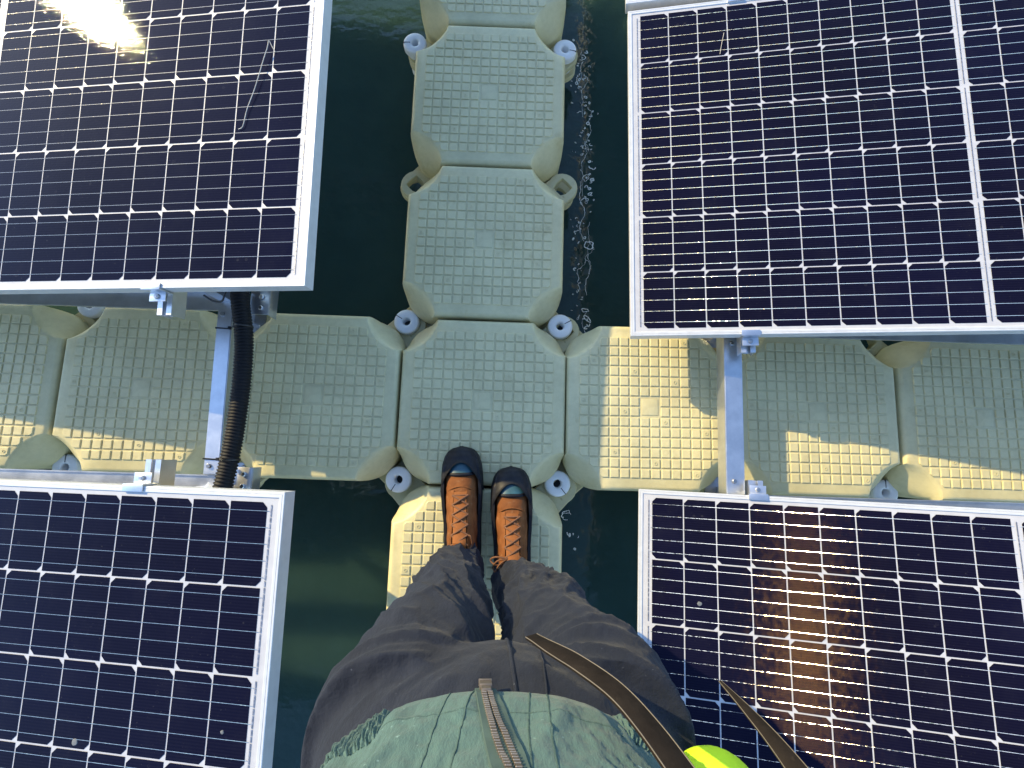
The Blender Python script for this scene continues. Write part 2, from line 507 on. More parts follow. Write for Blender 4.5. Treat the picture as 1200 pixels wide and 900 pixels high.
def make_float():
    t = thing('pontoon_float', 'x', 'float', group='beige plastic floats of the walkway')
    obj('body', float_body(), M['float'], t, angle=50)
    obj('tread', tread(), M['float'], t, angle=30)
    for k in range(4):
        o = obj('lug', lug_bm(k), M['float'], t, angle=40)
        o.rotation_euler.z = k*PI/2
    return t
FLOATS = [
 ((.0066, -.0015), 0, 'beige float in the middle of the crossing, under the toes of both boots'),
 ((-.0065, .5005), 1, 'bluish shaded float just beyond the crossing, with empty lug loops at its far corners'),
 ((-.0110, 1.0015), 2, 'second float beyond the crossing, with white pins at its two far corners'),
 ((-.0110, 1.5020), 0, 'farthest float of the walkway, cut off by the top edge of the photo'),
 ((.004, -.5030), 2, 'float under the boot heels and trouser legs, its left side in yellow sun'),
 ((-.4935, .0018), 1, 'shaded float between the black ribbed hose and the crossing'),
 ((-.9960, .0036), 3, 'float between the left panels, left of the aluminium beam beside the hose'),
 ((-1.4980, .0050), 0, 'float cut off by the left edge of the photo'),
 ((.5030, -.0039), 3, 'float right of the crossing, mostly in bright yellow sun with a straight shadow edge'),
 ((1.0030, -.0038), 0, 'float right of the sunlit aluminium beam, crossed by a slanting shadow edge'),
 ((1.5060, -.0050), 1, 'float cut off by the right edge of the photo'),
]
proto = None
fl = {}
for i, ((x, y), q, lab) in enumerate(FLOATS):
    o = make_float() if proto is None else copy_tree(proto)
    if proto is None: proto = o
    o.location = (x, y, random.uniform(-.0015, .0015)); o.rotation_euler.z = R(random.uniform(-.25, .25))
    o['label'] = lab

# connector pins through the lugs
def make_pin():
    t = thing('connector_pin', 'x', 'pin', group='white connector pins between the floats')
    bm = bmesh.new()
    lathe(bm, [(.0125, -.10), (.0125, .008), (.0145, .0112), (.020, .0125), (.034, .0118), (.0385, .0095), (.040, .005), (.040, -.012), (.034, -.017), (.030, -.018), (.030, -.12), (.0125, -.12)], 40)
    obj('cap', bm, M['pin'], t, angle=50)
    bm = bmesh.new()
    lathe(bm, [(.0, -.03), (.0127, -.03)], 20)
    obj('hole', bm, M['dark'], t, smooth=False)
    bm = bmesh.new()
    box(bm, .016, .0402, -.0011, .0011, .006, .0128)
    obj('slot', bm, M['dark'], t, smooth=False)
    return t
PINS = [((-.251, .257), 150, 'white pin at the left far corner of the middle float, beside dark water'),
 ((.243, .258), 30, 'white pin at the right far corner of the middle float, left of the sunlit float'),
 ((-.246, -.242), 240, 'white pin left of the boots, at the near left corner of the middle float'),
 ((.243, -.240), -50, 'white pin right of the boots, at the near right corner of the middle float'),
 ((-.281, 1.253), 180, 'white pin on the left of the far walkway, near the photo top'),
 ((.243, 1.250), -10, 'white pin on the right of the far walkway beside the pale light glints, near the photo top'),
 ((-1.262, .278), 90, 'half hidden white pin at the left, below the upper left panel edge'),
 ((-1.262, -.236), 90, 'half hidden white pin at the left, just above the lower left panel edge'),
 ((1.262, -.238), 90, 'half hidden white pin at the right, just above the lower right panel edge'),
]
pproto = None
for (x, y), a, lab in PINS:
    o = make_pin() if pproto is None else copy_tree(pproto)
    pproto = pproto or o
    o.location = (x, y, -.103); o.rotation_euler.z = R(a); o['label'] = lab

# ------------------------------------------------------------------ solar panels
PU, PVC = .0809, .159
MID = .0185                                    # extra width of the middle gap
CW, CH = PU-.0032, PVC-.0034
LX = 20*PU+MID; LY = 6*PVC
MU, MV = .034, .019                            # cell edge to outer frame edge
def cells_bm(flip):
    bm = bmesh.new()
    ch = .0098
    for i in range(20):
        x0 = i*PU+(MID if i >= 10 else 0)+.0016
        for j in range(6):
            y0 = j*PVC+.0017
            x1, y1 = x0+CW, y0+CH
            if (j+flip) % 2 == 0: pts = [(x0+ch, y0), (x1, y0), (x1, y1), (x0+ch, y1), (x0, y1-ch), (x0, y0+ch)]
            else: pts = [(x0, y0), (x1-ch, y0), (x1, y0+ch), (x1, y1-ch), (x1-ch, y1), (x0, y1)]
            bm.faces.new([bm.verts.new((x, y, -.0018)) for x, y in pts])
    return bm
def panel_meshes():
    """panel in its own frame: first cell edge at x=0, cells towards +x, rows towards +y"""
    # frame: four mitred bars, lip on top, 35 mm deep
    bm = bmesh.new()
    def ring(mx, z): 
        return [Vector(p) for p in ((-MU+mx, -MV+mx, z), (LX+MU-mx, -MV+mx, z), (LX+MU-mx, LY+MV-mx, z), (-MU+mx, LY+MV-mx, z))]
    rings = [ring(.030, -.0345), ring(0, -.0345), ring(0, -.0012), ring(.0008, 0), ring(.0044, 0.0), ring(.0050, -.0009), ring(.0056, 0), ring(.0108, 0), ring(.0116, -.0008), ring(.0118, -.0030), ring(.0118, -.0330), ring(.030, -.0330), ring(.030, -.0345)]
    loft(bm, rings, False, False)
    bmesh.ops.remove_doubles(bm, verts=bm.verts, dist=1e-6)
    fr = bm
    bm = bmesh.new()
    e = .0112
    box(bm, -MU+e, LX+MU-e, -MV+e, LY+MV-e, -.0075, -.0024)
    sh = bm
    ce = cells_bm(0)
    bm = bmesh.new()
    bw = .00047
    for j in range(6):
        for b in range(5):
            y = j*PVC+.0018+CH*(.105+.1975*b)
            for xa, xb in ((-.004, 10*PU+.0035), (10*PU+MID-.0035, LX+.004)):
                vs = [bm.verts.new(p) for p in ((xa, y-bw, -.0012), (xb, y-bw, -.0012), (xb, y+bw, -.0012), (xa, y+bw, -.0012))]
                bm.faces.new(vs)
    bb = bm
    bm = bmesh.new()
    for j in range(3):
        for k in range(26):
            y0 = j*2*PVC+.006+k*(2*PVC-.012)/26
            y1 = y0+(2*PVC-.012)/26*random.uniform(.82, 1.02)
            bm.faces.new([bm.verts.new(q) for q in ((-.0013, y0, -.0013), (.0013, y0, -.0013), (.0013, y1, -.0013), (-.0013, y1, -.0013))])
    return fr, sh, ce, bb, bm
pm = None
FLIPPED = []
def flip_cells(t):
    """the other way of laying the half cells"""
    for c in t.children:
        if c.name.startswith('cells'):
            if not FLIPPED:
                me = bpy.data.meshes.new('cells'); b = cells_bm(1); b.to_mesh(me); b.free(); me.materials.append(M['cell']); FLIPPED.append(me)
            c.data = FLIPPED[0]
def make_panel(label, origin, rot, sx, sy, off=(0, 0, 0)):
    """origin = corner of the cell field nearest the crossing; sx, sy = directions the cells run in"""
    global pm
    Rm = Euler([R(a) for a in rot], 'XYZ').to_matrix().to_4x4()
    Mw = Matrix.Translation(origin) @ Rm @ Matrix.Translation(off)
    if sx < 0: Mw = Mw @ Matrix.Translation((-LX, 0, 0))
    if sy < 0: Mw = Mw @ Matrix.Translation((0, -LY, 0))
    t = thing('solar_panel', label, 'solar panel', group='solar panels around the crossing')
    t.matrix_world = Mw
    if pm is None:
        pm = [None]*5
        fr, sh, ce, bb, ri = panel_meshes()
        for k, (n, b, m) in enumerate((('frame', fr, 'frame'), ('backsheet', sh, 'sheet'), ('cells', ce, 'cell'), ('busbars', bb, 'busbar'), ('ribbon', ri, 'ribbon'))):
            pm[k] = obj(n, b, M[m], t, smooth=(n == 'frame'), angle=25)
        pm[4].location.x = -.0075
        for x in (LX+.0075, 10*PU+MID/2):
            c = pm[4].copy(); COL.objects.link(c); c.parent = t; c.location.x = x; pm.append(c)
    else:
        for o in pm:
            c = o.copy(); COL.objects.link(c); c.parent = t
    return t
# pose fitted per panel; the chamfered side of the cells faces the crossing in the row nearest to it
UL = dict(origin=(-.3921, .2021, .4505), rot=(2.400, -8.30, -.0823))
LL = dict(origin=(-.3753, -.2622, .4934), rot=(.4576, -9.0573, .0488))
UR = dict(origin=(.4385, .1872, .1765), rot=(-.5119, -10.4275, .29))
LR = dict(origin=(.4757, -.2574, .1100), rot=(-3.7378, -13.6258, -.8319))
# the panel mesh starts with chamfers towards -x in row 0; left-hand panels are therefore turned round
def make_panel_turned(label, d, sy):
    """left-hand panels: same panel turned 180 degrees about its normal"""
    Rm = Euler([R(a) for a in d['rot']], 'XYZ').to_matrix().to_4x4()
    Mw = Matrix.Translation(d['origin']) @ Rm @ Matrix.Rotation(PI, 4, 'Z')
    if sy > 0: Mw = Mw @ Matrix.Translation((0, -LY, 0))
    t = thing('solar_panel', label, 'solar panel', group='solar panels around the crossing')
    t.matrix_world = Mw
    for o in pm:
        c = o.copy(); COL.objects.link(c); c.parent = t
    return t
def on_panel_(d, x, y):
    return Vector(d['origin']) + Euler([R(a) for a in d['rot']], 'XYZ').to_matrix() @ Vector((x, y, 0))
P_UR = make_panel('upper right panel, its whole left edge in view, with fine pale grid lines', UR['origin'], UR['rot'], 1, 1)
P_LR = make_panel('lower right panel behind the person, with a column of orange-white sun glints', LR['origin'], LR['rot'], 1, -1)
P_UR2 = make_panel('panel of which only a strip of frame shows at the top edge, right', UR['origin'], UR['rot'], 1, 1, (-.006, LY+2*MV+.022, 0.004))
P_UL = make_panel_turned('upper left panel with a glaring sun reflection and a dry stem lying on it', UL, 1)
P_UL2 = make_panel_turned('panel out of the picture beyond the upper left one, shading the far walkway', dict(origin=on_panel_(UL, 0, LY+2*MV+.022), rot=UL['rot']), 1)
P_LL = make_panel_turned('lower left panel, deep blue, with its near right frame edge beside dark water', LL, -1)

flip_cells(P_LR); flip_cells(P_UL); flip_cells(P_UL2)

# things lying on panels
def on_panel(d, x, y, z=0.0):
    Rm = Euler([R(a) for a in d['rot']], 'XYZ').to_matrix()
    return Vector(d['origin']) + Rm @ Vector((x, y, z))
bm = bmesh.new()
pts = catmull([on_panel(UL, u*PU, v*PVC, z) for u, v, z in ((-1.85, 2.16, .001), (-1.72, 2.2, .002), (-1.62, 2.45, .003), (-1.42, 2.75, .005), (-1.22, 3.15, .007), (-1.12, 3.33, .008), (-1.10, 3.44, .007), (-1.03, 3.38, .004), (-.93, 3.29, .001))], 5)
tube(bm, pts, .0009, 6)
tag(obj('dry_stem', bm, M['straw']), 'bent dry grass stem lying across two cell rows of the upper left panel', 'stem')
bm = bmesh.new()
pts = catmull([on_panel(UR, u*PU, v*PVC, z) for u, v, z in ((2.72, 5.02, .001), (2.78, 5.2, .002), (2.88, 5.44, .001))], 5)
tube(bm, pts, .0007, 6)
tag(obj('dry_stem', bm, M['straw']), 'short pale grass fibre near the far left corner of the upper right panel', 'stem')
def spot(d, u, v, r, lab):
    bm = bmesh.new()
    n = 14; rr = []
    for k in range(n):
        a = 2*PI*k/n; q = r*(1+.35*noise.noise(Vector((math.cos(a), math.sin(a), u))))
        rr.append((math.cos(a)*q, math.sin(a)*q))
    rings = [[on_panel(d, u*PU+x*f, v*PVC+y*f, z) for x, y in rr] for f, z in ((1, -.002), (.85, -.0008), (.3, -.0003))]
    loft(bm, rings, False, True)
    tag(obj('bird_dropping', bm, M['dropping']), lab, 'dropping')
spot(LL, -4.4, -2.92, .0065, 'grey round dropping on the lower left panel, near the bottom left of the photo')
spot(LR, 1.45, -1.62, .006, 'grey smudged dropping in the second cell row of the lower right panel')
spot(LL, -.63, -2.62, .0035, 'tiny pale dropping near the right edge of the lower left panel')

# ------------------------------------------------------------------ mounting frames
def Mpanel(d):
    return Matrix.Translation(d['origin']) @ Euler([R(a) for a in d['rot']], 'XYZ').to_matrix().to_4x4()
def part(name, bm, mat, par, Mw=None, **kw):
    o = obj(name, bm, mat, par, **kw)
    if Mw is not None: o.matrix_local = Mw
    return o
def rail_bm(x, y0, y1, z1):
    """slotted profile running along y, about 36 wide and 42 high"""
    bm = bmesh.new()
    w_, h_, s_ = .018, .042, .005
    sec = [(-w_, 0), (-s_, 0), (-s_, -.004), (-s_-.006, -.004), (-s_-.006, -.014), (s_+.006, -.014), (s_+.006, -.004), (s_, -.004), (s_, 0), (w_, 0), (w_, -h_), (w_-.003, -h_), (w_-.003, -.018), (-w_+.003, -.018), (-w_+.003, -h_), (-w_, -h_)]
    rings = [[Vector((x+a, y, z1+b)) for a, b in sec] for y in (y0, y1)]
    loft(bm, rings, True, True)
    return bm
def clamp_parts(par, Mw, x, side, y_edge):
    """end clamp at the panel edge y_edge, facing -y when side=-1"""
    bm = bmesh.new()
    s_ = side
    ya, yb = sorted((y_edge-s_*.011, y_edge+s_*.004))
    box(bm, x-.026, x+.020, ya, yb, .0006, .0042, .0008)
    ya, yb = sorted((y_edge+s_*.0012, y_edge+s_*.0046))
    box(bm, x-.020, x+.020, ya, yb, -.0385, .0004, .0006)
    ya, yb = sorted((y_edge+s_*.0048, y_edge+s_*.026))
    box(bm, x-.020, x+.020, ya, yb, -.0185, -.0150, .0006)
    c = part('clamp', bm, M['alu'], par, Mw)
    bm = bmesh.new()
    T = Matrix.Translation((x, y_edge+s_*.015, -.0150))
    lathe(bm, [(0, .0055), (.0035, .0055), (.0055, .005), (.0062, .003), (.0062, 0)], 16, T)
    box(bm, x-.0026, x+.0026, y_edge+s_*.015-.0026, y_edge+s_*.015+.0026, -.0094, -.0091)
    obj('bolt', bm, M['steel'], c)
def hollow(bm, x0, x1, y0, y1, z0, z1, axis='y', th=.003):
    """square tube with open ends"""
    if axis == 'y':
        sec = [(x0, z0), (x1, z0), (x1, z1), (x0, z1)]
        ins = [(x0+th, z0+th), (x1-th, z0+th), (x1-th, z1-th), (x0+th, z1-th)]
        f = lambda p, v: Vector((p[0], v, p[1])); a, b = y0, y1
    else:
        sec = [(y0, z0), (y1, z0), (y1, z1), (y0, z1)]
        ins = [(y0+th, z0+th), (y1-th, z0+th), (y1-th, z1-th), (y0+th, z1-th)]
        f = lambda p, v: Vector((v, p[0], p[1])); a, b = x0, x1
    rings = [[f(p, a) for p in sec], [f(p, b) for p in sec], [f(p, b) for p in ins], [f(p, a) for p in ins], [f(p, a) for p in sec]]
    loft(bm, rings, False, False)
    bmesh.ops.remove_doubles(bm, verts=bm.verts, dist=1e-6)

def bevel_all(bm, d=.0015):
    es = [e for e in bm.edges if len(e.link_faces) == 2 and e.calc_face_angle(0) > 1]
    bmesh.ops.bevel(bm, geom=es, offset=d, segments=2, affect='EDGES')
    return bm

def beam_between(par, a, b, w_, h_, name='cross_beam'):
    a, b = Vector(a), Vector(b); d = b-a
    y = d.normalized(); x = y.cross(Vector((0, 0, 1))).normalized(); z = x.cross(y)
    Mw = Matrix((x, y, z)).transposed().to_4x4(); Mw.translation = a
    bm = bmesh.new(); hollow(bm, -w_/2, w_/2, 0, d.length, -h_, 0)
    return part(name, bevel_all(bm, .002), M['alu'], par, Mw, angle=30), Mw, d.length

# left frame
lf = thing('mounting_frame', 'aluminium mounting frame under the two left panels, its cross beam beside the black hose', 'mounting frame', group='mounting frames of the panels')
for d, xr, s_ in ((UL, -.326, 1), (LL, -.292, -1)):
    Mw = Mpanel(d)
    e = -s_*MV
    ya, yb = sorted((e-s_*.052, s_*.95)); part('rail', rail_bm(xr, ya, yb, -.037), M['alu'], lf, Mw, angle=30)
    ya, yb = sorted((s_*.04, s_*.95)); part('rail', rail_bm(xr-1.0, ya, yb, -.037), M['alu'], lf, Mw, angle=30)
    clamp_parts(lf, Mw, xr, -s_, e)
def angle_bar(par, x0, x1, y, z, s_):
    """L-shaped purlin: flat flange at height z reaching away from the gap, upright web at its far side, small lip at the near side"""
    bm = bmesh.new()
    sec = [(y, z), (y+s_*.058, z), (y+s_*.058, z+.040), (y+s_*.0545, z+.040), (y+s_*.0545, z+.0032), (y+s_*.0032, z+.0032), (y+s_*.0032, z+.0075), (y, z+.0075)]
    loft(bm, [[Vector((x, a, b)) for a, b in sec] for x in (x0, x1)], True, True)
    part('purlin', bevel_all(bm, .0007), M['alu'], par, angle=30)
angle_bar(lf, -2.10, -.655, .2165, .105, 1); angle_bar(lf, -2.10, -.655, -.2345, .105, -1)
mA, mB = Vector((-.7055, .2145, .127)), Vector((-.6955, -.2325, .127))
cb, cbM, cbL = beam_between(lf, mA, mB, .041, .045)
for y in (.012, cbL-.022):
    bm = bmesh.new(); T = cbM @ Matrix.Translation((.006, y, 0))
    lathe(bm, [(0, .006), (.005, .006), (.0062, .004), (.0062, 0)], 12, T); obj('bolt', bm, M['steel'], cb).matrix_parent_inverse = cbM.inverted()
def post(par, x, y, z0, z1, w_=.034, foot=True):
    bm = bmesh.new(); hollow_z = [(-w_/2, -w_/2), (w_/2, -w_/2), (w_/2, w_/2), (-w_/2, w_/2)]
    rings = [[Vector((x+a, y+b, z)) for a, b in hollow_z] for z in (z0, z1)]
    loft(bm, rings, True, True)
    p = part('post', bevel_all(bm, .002), M['alu'], par, angle=30)
    if foot:
        bm = bmesh.new(); box(bm, x-.05, x+.05, y-.045, y+.045, z0-.006, z0-.001, .001); obj('foot_plate', bm, M['steel'], p)
        for dx in (-.034, .034):
            bm = bmesh.new(); lathe(bm, [(0, .012), (.006, .012), (.0085, .009), (.0085, -.001)], 12, Matrix.Translation((x+dx, y-.03 if y > 0 else y+.03, z0))); obj('bolt', bm, M['steel'], p)
for x in (-.716, -1.716):
    for y, d in ((.262, UL), (-.282, LL)):
        zt_ = .36 if x > -1 else .21
        post(lf, x, y, .109, zt_, foot=False)
for x in (-.75, -1.75):
    for s_ in (1, -1):
        post(lf, x, .250*s_, -.095, .104, .03)
# end brackets right of the hose, bolted down to the float ears
for s_ in (1, -1):
    bm = bmesh.new()
    y0, y1 = sorted((s_*.212, s_*.30))
    box(bm, -.653, -.600, y0, y1, .098, .102, .001); box(bm, -.603, -.599, y0, y1, .05, .0975, .001)
    bk = part('bracket', bm, M['alu'], lf, angle=30)
    for dy in (.018, .05):
        bm = bmesh.new(); lathe(bm, [(0, .008), (.005, .008), (.0068, .006), (.0068, 0)], 12, Matrix.Translation((-.620, s_*(.212+dy), .102))); obj('bolt', bm, M['steel'], bk)
# sloping braces from the beam ends to the high panel edges
for (a, b) in (((-.685, .290, .125), (-.52, .292, .375)), ((-.70, -.268, .135), (-.48, -.335, .39))):
    bm = bmesh.new(); tube(bm, [a, b], .018, 4, flat=.3); part('brace', bm, M['alu'], lf, angle=30)

# right frame
rf = thing('mounting_frame', 'aluminium mounting frame under the right panels, its beam half in shade, half in sun', 'mounting frame', group='mounting frames of the panels')
for d, xr, s_ in ((UR, .272, 1), (LR, .268, -1)):
    Mw = Mpanel(d)
    e = -s_*MV
    ya, yb = sorted((e-s_*.040, s_*.95)); part('rail', rail_bm(xr, ya, yb, -.037), M['alu'], rf, Mw, angle=30)
    ya, yb = sorted((s_*.04, s_*.95)); part('rail', rail_bm(xr+1.0, ya, yb, -.037), M['alu'], rf, Mw, angle=30)
    clamp_parts(rf, Mw, xr, -s_, e)
clamp_parts(rf, Mpanel(UR), .272, 1, LY+MV)
angle_bar(rf, .655, 2.12, .2065, .062, 1); angle_bar(rf, .655, 2.12, -.2465, .062, -1)
cb2, cb2M, cb2L = beam_between(rf, (.705, .2045, .118), (.701, -.2445, .116), .050, .055)
for y in (.035, cb2L-.035):
    bm = bmesh.new(); lathe(bm, [(0, .006), (.005, .006), (.0062, .004), (.0062, 0)], 12, cb2M @ Matrix.Translation((.004, y, 0))); obj('bolt', bm, M['steel'], cb2).matrix_parent_inverse = cb2M.inverted()
for x in (.75, 1.75):
    for s_ in (1, -1):
        post(rf, x, .250*s_, -.095, .061, .03)
for x in (1.735,):
    post(rf, x, .25, .066, .34, foot=False); post(rf, x, -.29, .066, .32, foot=False)

# ribbed hose and its ties
hp = catmull([(-.690, .36, .130), (-.668, .30, .142), (-.655, .235, .150), (-.634, .13, .150), (-.628, .02, .150), (-.630, -.08, .150), (-.634, -.15, .150), (-.641, -.215, .150), (-.648, -.265, .150), (-.66, -.33, .138)], 40)
L = [0]
for a, b in zip(hp, hp[1:]): L.append(L[-1]+(b-a).length)
bm = bmesh.new(); pts = []; rad = []
step = .0021; s_ = 0; i = 0
cyc = [.0212, .0242, .0242, .0212]
k = 0
while s_ < L[-1]-1e-4:
    while i < len(L)-2 and L[i+1] < s_: i += 1
    pts.append(hp[i].lerp(hp[i+1], (s_-L[i])/(L[i+1]-L[i]+1e-9))); rad.append(cyc[k % 4]); k += 1; s_ += step
tube(bm, pts, rad, 20)
tag(obj('ribbed_hose', bm, M['hose'], angle=60), 'black corrugated hose running along the left aluminium beam', 'hose')
for y, xm, hx, lab in ((.163, -.703, -.640, 'thin black cable tie round the upper end of the left beam and the hose'), (-.192, -.6965, -.638, 'thin black cable tie round the lower end of the left beam and the hose')):
    bm = bmesh.new()
    path = catmull([(xm-.0225, y, .095), (xm-.0225, y, .126), (xm-.019, y, .1295), (xm+.01, y-.001, .1295), (xm+.024, y, .135), (hx-.012, y, .172), (hx+.002, y, .1775), (hx+.02, y, .166), (hx+.0265, y, .15), (hx+.018, y, .132)], 5)
    tube(bm, path, .0024, 6, flat=.5)
    box(bm, xm+.014, xm+.021, y-.004, y+.004, .1285, .1355)
    tag(obj('cable_tie', bm, M['tie']), lab, 'cable tie')
bm = bmesh.new()
tube(bm, catmull([(-.74, .240, .175), (-.715, .226, .17), (-.69, .226, .175), (-.675, .245, .19), (-.655, .262, .20), (-.63, .275, .22), (-.58, .285, .25)], 6), .0028, 6)
tag(obj('cable', bm, M['tie']), 'thin black cable hanging under the upper left panel near the hose', 'cable')

# ------------------------------------------------------------------ person
person_root = None
def eval_mesh(bm, mods, name):
    me = bpy.data.meshes.new(name); bm.to_mesh(me); bm.free()
    o = bpy.data.objects.new(name, me); COL.objects.link(o)
    mods(o)
    dg = bpy.context.evaluated_depsgraph_get(); dg.update()
    me2 = bpy.data.meshes.new_from_object(o.evaluated_get(dg))
    bpy.data.objects.remove(o); bpy.data.meshes.remove(me)
    nb = bmesh.new(); nb.from_mesh(me2); bpy.data.meshes.remove(me2)
    return nb
def ell(cx, cy, rx, ry, z, n=40, e=2.0, tx=0, ty=0):
    out = []
    for k in range(n):
        a = 2*PI*k/n; c, s_ = math.cos(a), math.sin(a)
        x = rx*math.copysign(abs(c)**(2/e), c); y = ry*math.copysign(abs(s_)**(2/e), s_)
        out.append(Vector((cx+x, cy+y, z+tx*x+ty*y)))
    return out
# --- the body itself: one skinned figure from feet to head
BX = .083
def body_mesh():
    V = []; E = []; Rr = []
    def v(p, r): V.append(p); Rr.append(r); return len(V)-1
    def chain(start, items):
        prev = start
        for p, r in items:
            i = v(p, r); E.append((prev, i)); prev = i
        return prev
    root = v((BX, -.53, .92), (.13, .10))
    ch = chain(root, [((BX, -.535, 1.08), (.12, .095)), ((BX, -.545, 1.24), (.135, .10)), ((BX, -.54, 1.35), (.095, .07))])
    nk = chain(ch, [((BX, -.525, 1.45), (.052, .052)), ((BX, -.51, 1.50), (.050, .052))])
    chain(nk, [((BX, -.49, 1.545), (.062, .070)), ((BX, -.485, 1.60), (.076, .092)), ((BX, -.488, 1.66), (.072, .088)), ((BX, -.49, 1.70), (.045, .055))])
    for sx, hipx, kn, an, toe in ((-1, -.02, (-.022, -.47, .5), (-.027, -.455, .10), (-.04, -.33, .045)), (1, .185, (.165, -.47, .5), (.116, -.495, .10), (.104, -.38, .045))):
        chain(root, [((hipx, -.52, .84), (.075, .08)), (kn, (.052, .055)), (an, (.034, .038)), (toe, (.034, .022))])
    # raised arm (left) towards the phone, the other arm hanging with a bent wrist
    def hand(wr, dirv, side, up, curl):
        d = Vector(dirv).normalized(); s_ = Vector(side).normalized(); u = Vector(up).normalized()
        w0 = Vector(V[wr]); palm = v(tuple(w0+d*.045), (.036, .017)); E.append((wr, palm))
        kn_ = v(tuple(w0+d*.085), (.036, .014)); E.append((palm, kn_))
        for f, (o_, ln) in enumerate(((-.030, .062), (-.010, .072), (.010, .068), (.030, .052))):
            b = w0+d*.095+s_*o_
            chain(kn_, [(tuple(b), (.0088, .0088)), (tuple(b+d*ln*.45+u*curl*.2*ln), (.0082, .0082)), (tuple(b+d*ln*.75+u*curl*.6*ln), (.0076, .0076)), (tuple(b+d*ln*.85+u*curl*1.0*ln), (.006, .006))])
        b = w0+d*.03-s_*.034
        chain(palm, [(tuple(b), (.011, .011)), (tuple(b+d*.03-s_*.018+u*curl*.014), (.0095, .0095)), (tuple(b+d*.055-s_*.02+u*curl*.03), (.007, .007))])
    a1 = chain(ch, [((BX-.165, -.55, 1.36), (.042, .042)), ((BX-.215, -.58, 1.26), (.046, .046)), ((BX-.24, -.56, 1.13), (.040, .040)), ((BX-.17, -.45, 1.27), (.034, .034)), ((BX-.115, -.345, 1.43), (.026, .024))])
    hand(a1, (.05, .55, .55), (1, 0, -.1), (.3, .5, -.6), .5)
    a2 = chain(ch, [((BX+.165, -.55, 1.36), (.042, .042)), ((BX+.23, -.59, 1.26), (.046, .046)), ((BX+.26, -.62, 1.13), (.040, .040)), ((BX+.255, -.585, 1.04), (.034, .034)), ((BX+.245, -.545, .99), (.026, .024))])
    bm = bmesh.new()
    lay = bm.verts.layers.skin.verify()
    bv = [bm.verts.new(p) for p in V]
    for a, b in E: bm.edges.new((bv[a], bv[b]))
    for x, r in zip(bv, Rr): x[lay].radius = r
    bv[0][lay].use_root = True
    def mods(o):
        o.modifiers.new('s', 'SKIN'); m = o.modifiers.new('d', 'SUBSURF'); m.levels = 2; m.render_levels = 2
    nb = eval_mesh(bm, mods, 'body_tmp')
    # features of the face: nose, brow, lips and eye sockets pushed out of the head
    for x in nb.verts:
        p = x.co
        if p.z > 1.5 and p.y > -.47 and abs(p.x-BX) < .07:
            dx = p.x-BX
            g = lambda cz, sz, cx=0, sx=.014: math.exp(-((p.z-cz)/sz)**2-((dx-cx)/sx)**2)
            x.co.y += .020*g(1.595, .018)+.006*g(1.545, .010, 0, .022)+.005*g(1.52, .014, 0, .02)-.008*(g(1.622, .012, .03, .014)+g(1.622, .012, -.03, .014))+.005*g(1.642, .009, 0, .045)
    return nb
person = obj('person', body_mesh(), M['skin'], angle=80)
tag(person, 'person seen from above in charcoal trousers, teal jacket and brown boots', 'person')
# eyes, hair
for sx in (-1, 1):
    bm = bmesh.new(); bmesh.ops.create_uvsphere(bm, u_segments=16, v_segments=10, radius=.012, matrix=Matrix.Translation((BX+sx*.03, -.408, 1.622)))
    obj('eye', bm, M['pin'], person)
bm = bmesh.new()
bmesh.ops.create_icosphere(bm, subdivisions=4, radius=1)
for x in list(bm.verts):
    p = x.co
    q = Vector((BX+p.x*.087, -.493+p.y*.103, 1.628+p.z*.095))
    q += p*.004*noise.noise(p*6)
    x.co = q
bmesh.ops.delete(bm, geom=[x for x in bm.verts if x.co.z < 1.665-.9*max(0, -.45-x.co.y) and x.co.y > -.50+.0*x.co.z or x.co.z < 1.56], context='VERTS')
bmesh.ops.solidify(bm, geom=bm.faces[:], thickness=.006)
obj('hair', bm, M['hair'], person, angle=80)

# --- trousers
LEGL = [(.078, -.029, -.452, .050, .066), (.10, -.030, -.456, .056, .070), (.14, -.033, -.460, .058, .074), (.22, -.035, -.462, .063, .079), (.32, -.036, -.464, .071, .083), (.42, -.029, -.466, .073, .087),
        (.52, -.024, -.466, .076, .090), (.62, -.023, -.474, .082, .097), (.72, -.027, -.486, .094, .106), (.80, -.036, -.500, .103, .116), (.88, -.040, -.510, .104, .122)]
LEGR = [(.078, .117, -.492, .049, .066), (.10, .117, -.496, .055, .070), (.14, .120, -.496, .059, .074), (.22, .136, -.492, .062, .078), (.32, .151, -.486, .069, .083), (.42, .161, -.480, .072, .087),
        (.52, .171, -.477, .077, .090), (.62, .181, -.480, .084, .097), (.72, .190, -.489, .098, .106), (.80, .205, -.500, .109, .116), (.88, .204, -.510, .104, .122)]
PEL = [(.775, BX, -.512, .150, .100), (.81, BX, -.512, .190, .118), (.86, BX, -.516, .207, .126), (.92, BX, -.522, .208, .128), (.98, BX, -.530, .178, .122), (1.04, BX, -.535, .165, .114)]
def stack(tab, n):
    z0, z1 = tab[0][0], tab[-1][0]
    return [(lambda q, z: ell(q[0], q[1], q[2], q[3], z, 40, 2.25))(lerp_table(tab, z0+(z1-z0)*k/n), z0+(z1-z0)*k/n) for k in range(n+1)]
def ridge(f, k=4.0, pw=1.4):
    return max(0, 1-abs(f)*k)**pw
